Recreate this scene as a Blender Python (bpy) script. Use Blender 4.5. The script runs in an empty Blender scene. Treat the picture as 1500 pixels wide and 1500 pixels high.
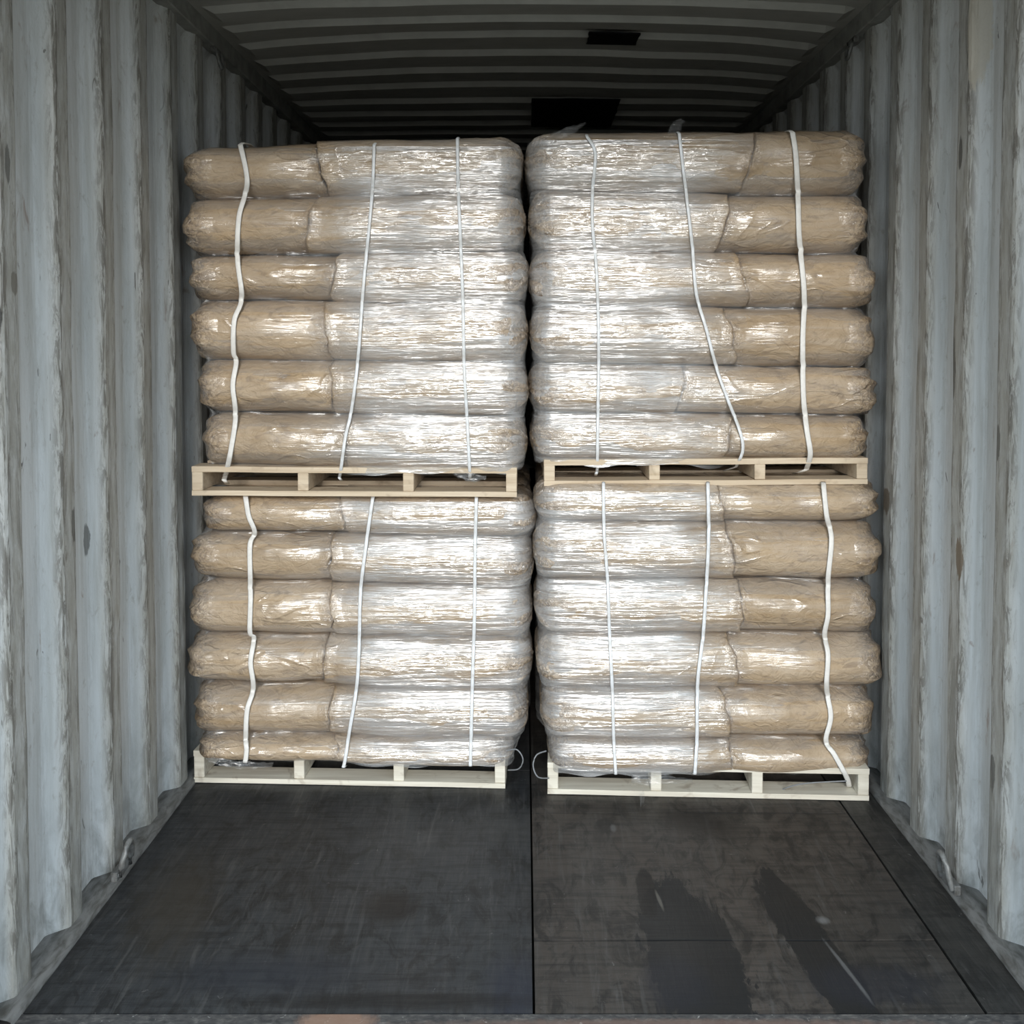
import bpy, bmesh, math, random
from mathutils import Vector, Matrix, noise
from mathutils.bvhtree import BVHTree

random.seed(7)
SC = bpy.context.scene
COL = SC.collection

# ------------------------------------------------------------------ camera
F_PX, CXP, HOR, PITCH, CAM_Z = 1400.0, 768.0, 505.0, math.radians(2.2), 1.52
CYP = HOR + F_PX * math.tan(PITCH)
cam_d = bpy.data.cameras.new('camera')
cam_d.sensor_width = 36.0
cam_d.lens = 36.0 * F_PX / 1500.0
cam_d.shift_x = -(CXP - 750.0) / 1500.0
cam_d.shift_y = -(750.0 - CYP) / 1500.0
cam_d.clip_start = 0.05
cam = bpy.data.objects.new('camera', cam_d)
COL.objects.link(cam)
cam.location = (0, 0, CAM_Z)
cam.rotation_euler = (math.pi / 2 - PITCH, 0, 0)
SC.camera = cam

# ------------------------------------------------------------------ world, sun, exposure
SC.view_settings.view_transform = 'Standard'
SC.view_settings.look = 'None'
SC.view_settings.exposure = 0.0
SC.view_settings.gamma = 1.0
SC.view_settings.use_curve_mapping = False
w = bpy.data.worlds.new('world')
SC.world = w
w.use_nodes = True
bg = w.node_tree.nodes['Background']
# overcast sky: about three times brighter overhead than at the horizon, dim ground below it
wn = w.node_tree
tc = wn.nodes.new('ShaderNodeTexCoord')
sp = wn.nodes.new('ShaderNodeSeparateXYZ')
rp = wn.nodes.new('ShaderNodeValToRGB')
wn.links.new(tc.outputs['Generated'], sp.inputs[0])
mr = wn.nodes.new('ShaderNodeMapRange')
mr.inputs['From Min'].default_value = -1.0
wn.links.new(sp.outputs['Z'], mr.inputs['Value'])
wn.links.new(mr.outputs[0], rp.inputs['Fac'])
for e_, (p_, c_) in zip([rp.color_ramp.elements[0], rp.color_ramp.elements.new(0.498), rp.color_ramp.elements.new(0.503), rp.color_ramp.elements[-1]],
                        ((0.0, (0.10, 0.09, 0.08, 1)), (0.498, (0.14, 0.13, 0.11, 1)), (0.503, (0.50, 0.545, 0.58, 1)), (1.0, (0.68, 0.86, 1.0, 1)))):
    e_.position = p_
    e_.color = c_
wn.links.new(rp.outputs[0], bg.inputs['Color'])
bg.inputs['Strength'].default_value = 3.2
sun_d = bpy.data.lights.new('sun', 'SUN')
sun_d.energy = 2.0
sun_d.angle = math.radians(18)                               # sun seen through bright haze
sun_d.color = (1.0, 0.97, 0.92)
sun = bpy.data.objects.new('sun', sun_d)
COL.objects.link(sun)
sun.location = (0, -10, 8)
SUN_EL = math.radians(17)
sun.rotation_euler = (math.pi / 2 - SUN_EL, 0, 0)            # shines along +Y into the container
SC.cycles.max_bounces = 8
SC.cycles.transparent_max_bounces = 10


def W(px, py, Y):
    """world point seen at photo pixel px,py and standing at distance Y"""
    a, b = (px - CXP) / F_PX, (CYP - py) / F_PX
    d = Vector((a, math.cos(PITCH) + b * math.sin(PITCH), -math.sin(PITCH) + b * math.cos(PITCH)))
    d *= Y / d.y
    return Vector((d.x, Y, CAM_Z + d.z))


# ------------------------------------------------------------------ helpers
def N(nt, t, **kw):
    n = nt.nodes.new(t)
    for k, v in kw.items():
        setattr(n, k, v)
    return n


def new_mat(name):
    m = bpy.data.materials.new(name)
    m.use_nodes = True
    nt = m.node_tree
    for n in list(nt.nodes):
        if n.type == 'BSDF_PRINCIPLED':
            b = n
    return m, nt, b


def pos_noise(nt, scale, nscale=1.0, detail=3, rough=0.55, dist=0.0, loc=(0, 0, 0)):
    g = N(nt, 'ShaderNodeNewGeometry')
    mp = N(nt, 'ShaderNodeMapping')
    mp.inputs['Scale'].default_value = scale
    mp.inputs['Location'].default_value = loc
    nt.links.new(g.outputs['Position'], mp.inputs['Vector'])
    no = N(nt, 'ShaderNodeTexNoise')
    no.inputs['Scale'].default_value = nscale
    no.inputs['Detail'].default_value = detail
    no.inputs['Roughness'].default_value = rough
    no.inputs['Distortion'].default_value = dist
    nt.links.new(mp.outputs[0], no.inputs['Vector'])
    return no.outputs['Fac']


def ramp(nt, src, stops):
    r = N(nt, 'ShaderNodeValToRGB')
    el = r.color_ramp.elements
    while len(el) < len(stops):
        el.new(0.5)
    for e, (p, c) in zip(el, stops):
        e.position = p
        e.color = (c[0], c[1], c[2], 1) if isinstance(c, (tuple, list)) else (c, c, c, 1)
    nt.links.new(src, r.inputs['Fac'])
    return r.outputs['Color']


def mixc(nt, fac, a, b, mode='MIX'):
    m = N(nt, 'ShaderNodeMix', data_type='RGBA', blend_type=mode)
    for sock, v in ((m.inputs[0], fac), (m.inputs[6], a), (m.inputs[7], b)):
        if isinstance(v, (int, float)):
            sock.default_value = v
        elif isinstance(v, tuple):
            sock.default_value = (v[0], v[1], v[2], 1)
        else:
            nt.links.new(v, sock)
    return m.outputs[2]


def math_n(nt, op, a, b=None, clamp=False):
    m = N(nt, 'ShaderNodeMath', operation=op, use_clamp=clamp)
    for sock, v in zip(m.inputs, (a, b)):
        if v is None:
            continue
        if isinstance(v, (int, float)):
            sock.default_value = v
        else:
            nt.links.new(v, sock)
    return m.outputs[0]


def bump(nt, height, strength, distance, normal=None):
    b = N(nt, 'ShaderNodeBump')
    b.inputs['Strength'].default_value = strength
    b.inputs['Distance'].default_value = distance
    nt.links.new(height, b.inputs['Height'])
    if normal is not None:
        nt.links.new(normal, b.inputs['Normal'])
    return b.outputs['Normal']


def link_mesh(name, bm, m, parent=None, smooth=True):
    me = bpy.data.meshes.new(name)
    bm.to_mesh(me)
    bm.free()
    if smooth:
        for p in me.polygons:
            p.use_smooth = True
    me.materials.append(m)
    o = bpy.data.objects.new(name, me)
    COL.objects.link(o)
    o.parent = parent
    return o


def tag(o, label, cat, group=None, kind=None):
    if label:
        o['label'] = label
    if cat:
        o['category'] = cat
    if group:
        o['group'] = group
    if kind:
        o['kind'] = kind
    return o


def structure(name, bm, m, label, smooth=False):
    o = link_mesh(name, bm, m, smooth=smooth)
    o['kind'] = 'structure'
    o['label'] = label
    o['category'] = name.split('_')[0]
    return o


def box_bm(x0, x1, y0, y1, z0, z1, bm=None, bevel=0.0):
    own = bm is None
    if own:
        bm = bmesh.new()
    vs = [bm.verts.new((x, y, z)) for x in (x0, x1) for y in (y0, y1) for z in (z0, z1)]
    for f in ((0, 1, 3, 2), (4, 6, 7, 5), (0, 4, 5, 1), (2, 3, 7, 6), (0, 2, 6, 4), (1, 5, 7, 3)):
        bm.faces.new([vs[i] for i in f])
    if own:
        bmesh.ops.recalc_face_normals(bm, faces=bm.faces)
        if bevel:
            bmesh.ops.bevel(bm, geom=bm.edges[:], offset=bevel, segments=1, affect='EDGES')
    return bm


def tube_bm(pts, r, seg=8, bm=None, flat=None, closed=False):
    """tube along pts; flat=(width, thickness) makes a strap with its width along X"""
    bm = bm or bmesh.new()
    rings = []
    n = len(pts)
    for i, p in enumerate(pts):
        p = Vector(p)
        a = Vector(pts[max(i - 1, 0)])
        b = Vector(pts[min(i + 1, n - 1)])
        if closed:
            a, b = Vector(pts[i - 1]), Vector(pts[(i + 1) % n])
        t = (b - a).normalized()
        if flat:
            side = Vector((1, 0, 0))
            side = (side - t * side.dot(t)).normalized()
            up = t.cross(side)
            ring = []
            for k in range(seg):
                an = 2 * math.pi * k / seg
                ring.append(bm.verts.new(p + side * flat[0] / 2 * math.cos(an) + up * flat[1] / 2 * math.sin(an)))
        else:
            ref = Vector((0, 0, 1)) if abs(t.z) < 0.9 else Vector((1, 0, 0))
            side = t.cross(ref).normalized()
            up = side.cross(t)
            ring = [bm.verts.new(p + (side * math.cos(2 * math.pi * k / seg) + up * math.sin(2 * math.pi * k / seg)) * r) for k in range(seg)]
        rings.append(ring)
    m = n if closed else n - 1
    for i in range(m):
        A, B = rings[i], rings[(i + 1) % n]
        for k in range(seg):
            bm.faces.new((A[k], A[(k + 1) % seg], B[(k + 1) % seg], B[k]))
    if not closed:
        bm.faces.new(rings[0][::-1])
        bm.faces.new(rings[-1])
    bmesh.ops.recalc_face_normals(bm, faces=bm.faces)
    return bm


def smooth_path(pts, n=6):
    out = []
    P = [Vector(p) for p in pts]
    for i in range(len(P) - 1):
        p0, p1, p2, p3 = P[max(i - 1, 0)], P[i], P[i + 1], P[min(i + 2, len(P) - 1)]
        for k in range(n):
            t = k / n
            out.append(0.5 * ((2 * p1) + (p2 - p0) * t + (2 * p0 - 5 * p1 + 4 * p2 - p3) * t * t + (-p0 + 3 * p1 - 3 * p2 + p3) * t ** 3))
    out.append(P[-1])
    return out


# ------------------------------------------------------------------ materials
DK = (0.06, 0.06, 0.055)
SPOTS = [(2.20, 1.66, 0.020, 0.028, -1, (0.16, 0.15, 0.13), 0.8), (2.125, 1.58, 0.02, 0.05, -1, DK, 0.9),
         (2.49, 2.32, 0.018, 0.055, -1, DK, 0.9), (2.18, 1.93, 0.012, 0.05, -1, DK, 0.7), (2.47, 1.05, 0.016, 0.05, -1, DK, 0.7),
         (2.62, 0.98, 0.012, 0.05, -1, DK, 0.7), (2.49, 0.62, 0.016, 0.06, -1, DK, 0.6),
         (2.63, 0.93, 0.020, 0.060, 1, (0.17, 0.13, 0.09), 0.9), (3.16, 1.0, 0.035, 0.045, 1, (0.14, 0.11, 0.08), 0.85),
         (2.68, 1.45, 0.015, 0.09, 1, DK, 0.7), (2.43, 1.27, 0.018, 0.045, 1, DK, 0.7), (2.66, 2.05, 0.012, 0.05, 1, DK, 0.8),
         (2.95, 1.62, 0.012, 0.03, 1, DK, 0.8), (2.42, 0.42, 0.016, 0.05, 1, DK, 0.7), (2.65, 0.45, 0.02, 0.22, 1, (0.20, 0.20, 0.18), 0.6),
         (2.44, 0.28, 0.025, 0.18, 1, (0.22, 0.22, 0.20), 0.6), (2.60, 2.36, 0.03, 0.16, 1, (0.50, 0.46, 0.38), 0.7)]


def wall_material():
    m, nt, b = new_mat('painted_corrugated_steel')
    big = pos_noise(nt, (1.5, 2.5, 0.9), 1.0, 4, 0.6)
    base = ramp(nt, big, [(0.3, (0.47, 0.49, 0.49)), (0.5, (0.58, 0.60, 0.605)), (0.72, (0.68, 0.70, 0.71))])
    streak = pos_noise(nt, (30, 30, 1.6), 1.0, 4, 0.65, 0.3)
    base = mixc(nt, ramp(nt, streak, [(0.44, 0.0), (0.74, 0.55)]), base, (0.33, 0.32, 0.28))
    fine = pos_noise(nt, (45, 45, 14), 1.0, 5, 0.7, 1.0)
    base = mixc(nt, ramp(nt, fine, [(0.58, 0.0), (0.70, 0.45)]), base, (0.27, 0.25, 0.21))
    scuff = pos_noise(nt, (38, 22, 7), 1.0, 3, 0.55, 1.6, (3, 1, 7))
    base = mixc(nt, ramp(nt, scuff, [(0.705, 0.0), (0.74, 0.8)]), base, (0.055, 0.05, 0.045))
    rust = pos_noise(nt, (26, 26, 9), 1.0, 4, 0.6, 0.8, (11, 3, 2))
    base = mixc(nt, ramp(nt, rust, [(0.64, 0.0), (0.74, 0.55)]), base, (0.22, 0.13, 0.085))
    rb = N(nt, 'ShaderNodeAttribute', attribute_name='rubbed')
    rn = pos_noise(nt, (30, 30, 8), 1.0, 5, 0.7, 0.6, (8, 8, 1))
    base = mixc(nt, math_n(nt, 'MULTIPLY', rb.outputs['Fac'], ramp(nt, rn, [(0.30, 0.25), (0.60, 0.85)])), base, (0.31, 0.30, 0.265))
    # chips of dark primer along the pressed edges
    g = N(nt, 'ShaderNodeAttribute', attribute_name='edge_wear')
    chip = pos_noise(nt, (45, 70, 9), 1.0, 5, 0.75, 0.9, (5, 5, 5))
    ch = math_n(nt, 'MULTIPLY', g.outputs['Fac'], ramp(nt, chip, [(0.47, 0.0), (0.56, 0.9)]))
    base = mixc(nt, ch, base, (0.12, 0.11, 0.095))
    # grime rising from the floor
    gp = N(nt, 'ShaderNodeNewGeometry')
    sx = N(nt, 'ShaderNodeSeparateXYZ')
    nt.links.new(gp.outputs['Position'], sx.inputs[0])
    low = math_n(nt, 'SUBTRACT', 1.0, math_n(nt, 'MULTIPLY', sx.outputs['Z'], 2.6), True)
    gr = math_n(nt, 'MULTIPLY', low, ramp(nt, pos_noise(nt, (20, 20, 10), 1.0, 4, 0.65, 0.5, (9, 2, 2)), [(0.40, 0.05), (0.64, 0.75)]))
    base = mixc(nt, gr, base, (0.17, 0.17, 0.155))
    for (sy, sz, ry, rz, side, col, amt) in SPOTS:
        sd = math_n(nt, 'GREATER_THAN' if side > 0 else 'LESS_THAN', sx.outputs['X'], 0.0)
        dy = math_n(nt, 'DIVIDE', math_n(nt, 'SUBTRACT', sx.outputs['Y'], sy), ry)
        dz = math_n(nt, 'DIVIDE', math_n(nt, 'SUBTRACT', sx.outputs['Z'], sz), rz)
        rr = math_n(nt, 'ADD', math_n(nt, 'MULTIPLY', dy, dy), math_n(nt, 'MULTIPLY', dz, dz))
        rr = math_n(nt, 'ADD', rr, math_n(nt, 'MULTIPLY', math_n(nt, 'SUBTRACT', fine, 0.5), 2.2))
        kf = math_n(nt, 'MULTIPLY', ramp(nt, rr, [(0.75, amt), (1.0, 0.0)]), sd)
        base = mixc(nt, kf, base, col)
    nt.links.new(base, b.inputs['Base Color'])
    b.inputs['Roughness'].default_value = 0.5
    b.inputs['Specular IOR Level'].default_value = 0.35
    nt.links.new(bump(nt, pos_noise(nt, (25, 25, 12), 1.0, 4, 0.6), 0.6, 0.006), b.inputs['Normal'])
    return m


def simple_mat(name, col, rough=0.5, metal=0.0, var=0.3, nscale=(20, 20, 20), dark=(0.1, 0.09, 0.08), bstr=0.2, spec=0.5):
    m, nt, b = new_mat(name)
    f = pos_noise(nt, nscale, 1.0, 4, 0.6, 0.4)
    c = mixc(nt, ramp(nt, f, [(0.4, 0.0), (0.7, var)]), col, dark)
    nt.links.new(c, b.inputs['Base Color'])
    b.inputs['Roughness'].default_value = rough
    b.inputs['Metallic'].default_value = metal
    b.inputs['Specular IOR Level'].default_value = spec
    if bstr:
        nt.links.new(bump(nt, f, bstr, 0.003), b.inputs['Normal'])
    return m


def stain_mask(nt, cx, cy, rx, ry, rot=0.0, soft=0.25, wob=0.5, seed=0.0):
    """soft-edged ragged spot on the floor, centred on cx, cy (metres)"""
    g = N(nt, 'ShaderNodeNewGeometry')
    mp = N(nt, 'ShaderNodeMapping', vector_type='TEXTURE')
    mp.inputs['Location'].default_value = (cx, cy, 0)
    mp.inputs['Rotation'].default_value = (0, 0, rot)
    mp.inputs['Scale'].default_value = (rx, ry, 1)
    nt.links.new(g.outputs['Position'], mp.inputs['Vector'])
    ln = N(nt, 'ShaderNodeVectorMath', operation='LENGTH')
    nt.links.new(mp.outputs[0], ln.inputs[0])
    no = pos_noise(nt, (24, 7, 5), 1.0, 5, 0.75, 0.5, (seed, seed * 1.7, 0))
    d = math_n(nt, 'ADD', ln.outputs['Value'], math_n(nt, 'MULTIPLY', math_n(nt, 'SUBTRACT', no, 0.5), wob * 2))
    return ramp(nt, d, [(1.0 - soft if soft < 1 else 0.0, 1.0), (1.0, 0.0)])


def floor_material(name, base_a, base_b, stains):
    m, nt, b = new_mat(name)
    big = pos_noise(nt, (2.5, 1.6, 1), 1.0, 4, 0.6, 0.4)
    c = ramp(nt, big, [(0.32, base_a), (0.68, base_b)])
    grain = pos_noise(nt, (70, 6, 1), 1.0, 4, 0.65, 0.3)
    c = mixc(nt, ramp(nt, grain, [(0.45, 0.0), (0.75, 0.50)]), c, (0.075, 0.072, 0.068))
    cross = pos_noise(nt, (5, 50, 1), 1.0, 4, 0.6, 0.4, (3, 8, 0))
    c = mixc(nt, ramp(nt, cross, [(0.46, 0.0), (0.70, 0.7)]), c, (0.012, 0.012, 0.013))
    mo = pos_noise(nt, (16, 9, 1), 1.0, 5, 0.7, 1.2, (6, 2, 0))
    c = mixc(nt, ramp(nt, mo, [(0.38, 0.75), (0.52, 0.0)]), c, (0.012, 0.012, 0.012))
    wl = pos_noise(nt, (34, 3.0, 1), 1.0, 4, 0.7, 0.7, (4, 4, 0))
    c = mixc(nt, ramp(nt, wl, [(0.57, 0.0), (0.72, 0.45)]), c, (0.10, 0.098, 0.095))
    sc = pos_noise(nt, (60, 60, 1), 1.0, 2, 0.5, 1.0, (1, 8, 0))
    c = mixc(nt, ramp(nt, sc, [(0.725, 0.0), (0.76, 0.5)]), c, (0.16, 0.155, 0.15))
    for (cx, cy, rx, ry, rot, col, amt, soft, wob) in stains:
        k = stain_mask(nt, cx, cy, rx, ry, rot, soft, wob, cx * 3)
        k = math_n(nt, 'MULTIPLY', k, amt)
        c = mixc(nt, k, c, col)
    nt.links.new(c, b.inputs['Base Color'])
    rr = ramp(nt, big, [(0.3, 0.42), (0.7, 0.62)])
    nt.links.new(rr, b.inputs['Roughness'])
    b.inputs['Specular IOR Level'].default_value = 0.35
    h = math_n(nt, 'ADD', grain, math_n(nt, 'MULTIPLY', cross, 0.5))
    nt.links.new(bump(nt, h, 0.5, 0.004), b.inputs['Normal'])
    return m


def film_height(nt):
    """relief of tightly pulled stretch film: fine level ripples, broken by slanting creases"""
    a = pos_noise(nt, (3.6, 3.6, 85), 1.0, 3, 0.6, 0.35)
    b = pos_noise(nt, (9, 9, 60), 1.0, 2, 0.5, 0.7, (4, 4, 4))
    return math_n(nt, 'ADD', math_n(nt, 'MULTIPLY', a, 1.0), math_n(nt, 'MULTIPLY', b, 0.45))


def bag_material(name, ca, cb):
    """kraft paper seen through the film that clings to it; 'turns' (0..1) is how many turns of film lie there"""
    m, nt, b = new_mat(name)
    tn = N(nt, 'ShaderNodeAttribute', attribute_name='turns').outputs['Fac']
    f = pos_noise(nt, (7, 7, 12), 1.0, 4, 0.6, 0.5)
    c = ramp(nt, f, [(0.3, ca), (0.7, cb)])
    cr = pos_noise(nt, (9, 9, 28), 1.0, 4, 0.65, 1.2, (2, 6, 1))
    c = mixc(nt, ramp(nt, cr, [(0.36, 0.5), (0.46, 0.0)]), c, (0.19, 0.13, 0.08))
    ed = N(nt, 'ShaderNodeAttribute', attribute_name='ends').outputs['Fac']
    ec = pos_noise(nt, (38, 38, 38), 1.0, 4, 0.7, 1.5, (6, 6, 1))
    c = mixc(nt, math_n(nt, 'MULTIPLY', ed, ramp(nt, ec, [(0.43, 0.95), (0.54, 0.0)])), c, (0.17, 0.11, 0.06))
    # milky tint where the film lies loosely or in many turns
    hz = pos_noise(nt, (3.2, 3.2, 30), 1.0, 4, 0.62, 0.8, (7, 1, 3))
    hf = math_n(nt, 'MULTIPLY', ramp(nt, hz, [(0.36, 0.05), (0.70, 0.55)]), math_n(nt, 'ADD', 0.38, math_n(nt, 'MULTIPLY', tn, 0.5)))
    c = mixc(nt, hf, c, (0.64, 0.63, 0.62))
    nt.links.new(c, b.inputs['Base Color'])
    b.inputs['Roughness'].default_value = 0.55
    b.inputs['Specular IOR Level'].default_value = 0.3
    wr = pos_noise(nt, (20, 20, 30), 1.0, 4, 0.62, 1.6, (1, 1, 9))
    wr2 = pos_noise(nt, (60, 60, 60), 1.0, 3, 0.6, 1.0, (1, 5, 9))
    # long slanting pull creases
    g_ = pos_noise(nt, (4, 4, 11), 1.0, 1, 0.5, 0.9, (12, 4, 3))
    rid = math_n(nt, 'ABSOLUTE', math_n(nt, 'SUBTRACT', g_, 0.5))
    rid = ramp(nt, rid, [(0.0, 1.0), (0.035, 0.25), (0.10, 0.0)])
    gm = ramp(nt, pos_noise(nt, (4, 4, 6), 1.0, 2, 0.5, 0.2, (2, 14, 3)), [(0.46, 0.0), (0.60, 1.0)])
    rid = math_n(nt, 'MULTIPLY', math_n(nt, 'MULTIPLY', rid, gm), math_n(nt, 'SUBTRACT', 1.0, math_n(nt, 'MULTIPLY', tn, 0.75)))
    ncr = bump(nt, rid, 0.5, 0.008)
    nb = bump(nt, math_n(nt, 'ADD', wr, math_n(nt, 'MULTIPLY', wr2, math_n(nt, 'MULTIPLY', ed, 1.5))), 0.8, 0.012, ncr)
    nt.links.new(nb, b.inputs['Normal'])
    b.inputs['Coat Weight'].default_value = 1.0
    b.inputs['Coat Roughness'].default_value = 0.12
    nt.links.new(math_n(nt, 'ADD', 1.6, math_n(nt, 'MULTIPLY', tn, 1.05)), b.inputs['Coat IOR'])
    amp = math_n(nt, 'ADD', 0.40, math_n(nt, 'MULTIPLY', tn, 0.60))
    h = math_n(nt, 'MULTIPLY', film_height(nt), amp)
    h = math_n(nt, 'ADD', h, math_n(nt, 'MULTIPLY', ec, math_n(nt, 'MULTIPLY', ed, 1.5)))
    nt.links.new(bump(nt, h, 1.0, 0.0085, ncr), b.inputs['Coat Normal'])
    return m


def film_material():
    m, nt, b = new_mat('clear_stretch_film')
    b.inputs['Base Color'].default_value = (0.62, 0.62, 0.62, 1)
    b.inputs['Roughness'].default_value = 0.2
    b.inputs['IOR'].default_value = 2.2
    b.inputs['Specular IOR Level'].default_value = 1.0
    nt.links.new(bump(nt, film_height(nt), 0.9, 0.006), b.inputs['Normal'])
    tr = N(nt, 'ShaderNodeBsdfTransparent')
    tr.inputs['Color'].default_value = (0.97, 0.97, 0.97, 1)
    mx = N(nt, 'ShaderNodeMixShader')
    hz = pos_noise(nt, (4, 4, 40), 1.0, 4, 0.62, 0.7, (3, 3, 3))
    tn = N(nt, 'ShaderNodeAttribute', attribute_name='turns')
    fac = math_n(nt, 'MULTIPLY', ramp(nt, hz, [(0.34, 0.15), (0.70, 0.62)]), math_n(nt, 'ADD', 0.35, math_n(nt, 'MULTIPLY', tn.outputs['Fac'], 0.65)))
    nt.links.new(fac, mx.inputs[0])
    nt.links.new(tr.outputs[0], mx.inputs[1])
    nt.links.new(b.outputs[0], mx.inputs[2])
    out = [n for n in nt.nodes if n.type == 'OUTPUT_MATERIAL'][0]
    nt.links.new(mx.outputs[0], out.inputs['Surface'])
    return m


def wood_material(name, ca, cb):
    m, nt, b = new_mat(name)
    f = pos_noise(nt, (3, 40, 60), 1.0, 5, 0.6, 0.4)
    c = ramp(nt, f, [(0.3, ca), (0.65, cb)])
    k = pos_noise(nt, (12, 12, 12), 1.0, 3, 0.6, 0.5, (5, 2, 0))
    c = mixc(nt, ramp(nt, k, [(0.58, 0.0), (0.72, 0.5)]), c, (0.20, 0.13, 0.08))
    nt.links.new(c, b.inputs['Base Color'])
    b.inputs['Roughness'].default_value = 0.75
    b.inputs['Specular IOR Level'].default_value = 0.2
    nt.links.new(bump(nt, f, 0.3, 0.002), b.inputs['Normal'])
    return m


M_WALL = wall_material()
M_ROOF = simple_mat('roof_steel', (0.38, 0.37, 0.34), 0.38, 0, 0.35, (8, 20, 8), (0.20, 0.19, 0.17), 0.12, 0.6)
M_RAIL = simple_mat('rail_steel', (0.30, 0.30, 0.28), 0.6, 0, 0.5, (12, 12, 12), (0.06, 0.06, 0.055), 0.2, 0.3)
M_SILLSTRIP = simple_mat('grey_edge_steel', (0.19, 0.19, 0.185), 0.55, 0, 0.85, (55, 16, 55), (0.05, 0.047, 0.04), 0.3, 0.3)
M_RUST = simple_mat('rusty_sill_steel', (0.075, 0.07, 0.07), 0.7, 0.0, 0.8, (60, 25, 10), (0.20, 0.12, 0.085), 0.4, 0.3)
M_RING = simple_mat('lashing_steel', (0.22, 0.225, 0.22), 0.45, 0.2, 0.7, (60, 60, 60), (0.08, 0.07, 0.06), 0.2)
M_BLACKSHEET = simple_mat('black_patch_tape', (0.006, 0.006, 0.007), 0.6, 0, 0.2, (9, 9, 9), (0.01, 0.01, 0.01), 0.1, 0.2)
M_GROUND = simple_mat('dock_concrete', (0.20, 0.18, 0.15), 0.9, 0, 0.3, (2, 2, 2), (0.18, 0.165, 0.135), 0.1, 0.2)
M_SEAM = simple_mat('floor_underlay', (0.006, 0.006, 0.006), 0.9, 0, 0.1, (9, 9, 9), (0.01, 0.01, 0.01), 0.0, 0.1)
M_FILM = film_material()
M_STRAP = simple_mat('white_woven_strap', (0.80, 0.78, 0.74), 0.5, 0, 0.25, (80, 80, 80), (0.5, 0.47, 0.42), 0.3)
M_STRAPDULL = simple_mat('strap_under_film', (0.80, 0.82, 0.84), 0.35, 0, 0.5, (60, 60, 40), (0.46, 0.42, 0.36), 0.3)
M_CORD = simple_mat('thin_grey_cord', (0.22, 0.23, 0.24), 0.4, 0, 0.3, (50, 50, 50), (0.1, 0.1, 0.1), 0.1)
KRAFT = [((0.36, 0.25, 0.14), (0.48, 0.35, 0.215)), ((0.40, 0.285, 0.17), (0.51, 0.38, 0.245)), ((0.34, 0.235, 0.13), (0.455, 0.335, 0.21))]
# near the outer sides the film is pulled smooth; towards the middle more rippled turns lie on the sacks
BAGM = [bag_material('kraft_paper_under_film_%d' % (i + 1), a, b) for i, (a, b) in enumerate(KRAFT)]
M_WOOD = wood_material('pallet_pine', (0.50, 0.39, 0.27), (0.68, 0.57, 0.43))
M_WOODPALE = wood_material('pallet_pine_pale', (0.56, 0.51, 0.42), (0.74, 0.70, 0.60))

# ------------------------------------------------------------------ container shell
XL, XR = -1.165, 1.20           # inner faces of the corrugated walls
XC = (XL + XR) / 2
Y0, Y1 = 2.07, 12.0
ZTOP = 2.66


def corrugated_wall(name, x_in, out, phase, pitch, label):
    """pressed side wall; out = -1 for the left wall, +1 for the right"""
    prof = []
    y = phase - pitch
    flat, sl = 0.070, 0.045
    outer = pitch - flat - 2 * sl
    while y < Y1:
        for (dy, dx) in ((0, 0), (flat, 0), (flat + sl, 0.042), (flat + sl + outer, 0.042)):
            prof.append((y + dy, dx))
        y += pitch
    prof = [p for p in prof if Y0 <= p[0] <= Y1]
    prof = [(Y0, prof[0][1])] + prof + [(Y1, prof[-1][1])]
    # round each pressed edge by doubling its line, and cut long flats
    fine = []
    for i, (yy, xx) in enumerate(prof):
        if 0 < i < len(prof) - 1:
            py, pxx = prof[i - 1]
            ny, nx = prof[i + 1]
            e = 0.005
            la = math.hypot(yy - py, xx - pxx) or 1
            lb = math.hypot(ny - yy, nx - xx) or 1
            fine.append((yy - (yy - py) / la * e, xx - (xx - pxx) / la * e, 0.8 if xx == 0 else 0.12, 1.0 if xx == 0 else 0.0))
            fine.append((yy + (ny - yy) / lb * e, xx + (nx - xx) / lb * e, 1.0 if xx == 0 else 0.12, 1.0 if xx == 0 else 0.0))
            if yy < 5 and lb > 0.03:
                fine.append(((yy + ny) / 2, (xx + nx) / 2, 0.0, 1.0 if xx == nx == 0 else 0.0))
        else:
            fine.append((yy, xx, 0.0, 0.0))
    nz = 44
    bm = bmesh.new()
    lay = bm.verts.layers.float.new('edge_wear')
    lrub = bm.verts.layers.float.new('rubbed')
    cols = []
    for (yy, xx, e, rub) in fine:
        col = []
        for k in range(nz + 1):
            z = -0.02 + (ZTOP + 0.0 + 0.02) * k / nz
            dx = 0.0
            if yy < 5.5:
                dx = 0.003 * noise.noise(Vector((yy * 2.2, z * 1.1, out * 3.3))) + 0.0025 * noise.noise(Vector((yy * 9, z * 5.0, out * 9.1)))
                yo = 0.005 * noise.noise(Vector((yy * 6, z * 2.6, out * 5.1 + 4)))
            else:
                yo = 0
            fade = min(1.0, max(0.0, (ZTOP - 0.01 - z) / 0.05))          # pressings run out below the rail
            v = bm.verts.new((x_in + out * (xx * fade + 0.004 + dx), yy + yo, z))
            v[lay] = e
            v[lrub] = rub
            col.append(v)
        cols.append(col)
    for a, b in zip(cols, cols[1:]):
        for k in range(nz):
            f = (a[k], b[k], b[k + 1], a[k + 1])
            bm.faces.new(f if out > 0 else f[::-1])
    o = structure(name, bm, M_WALL, label, smooth=True)
    me = o.data
    for e in me.edges:
        a, b = me.vertices[e.vertices[0]].co, me.vertices[e.vertices[1]].co
        if abs(a.z - b.z) > abs(a.y - b.y) + abs(a.x - b.x):
            e.use_edge_sharp = True
    return o


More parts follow.
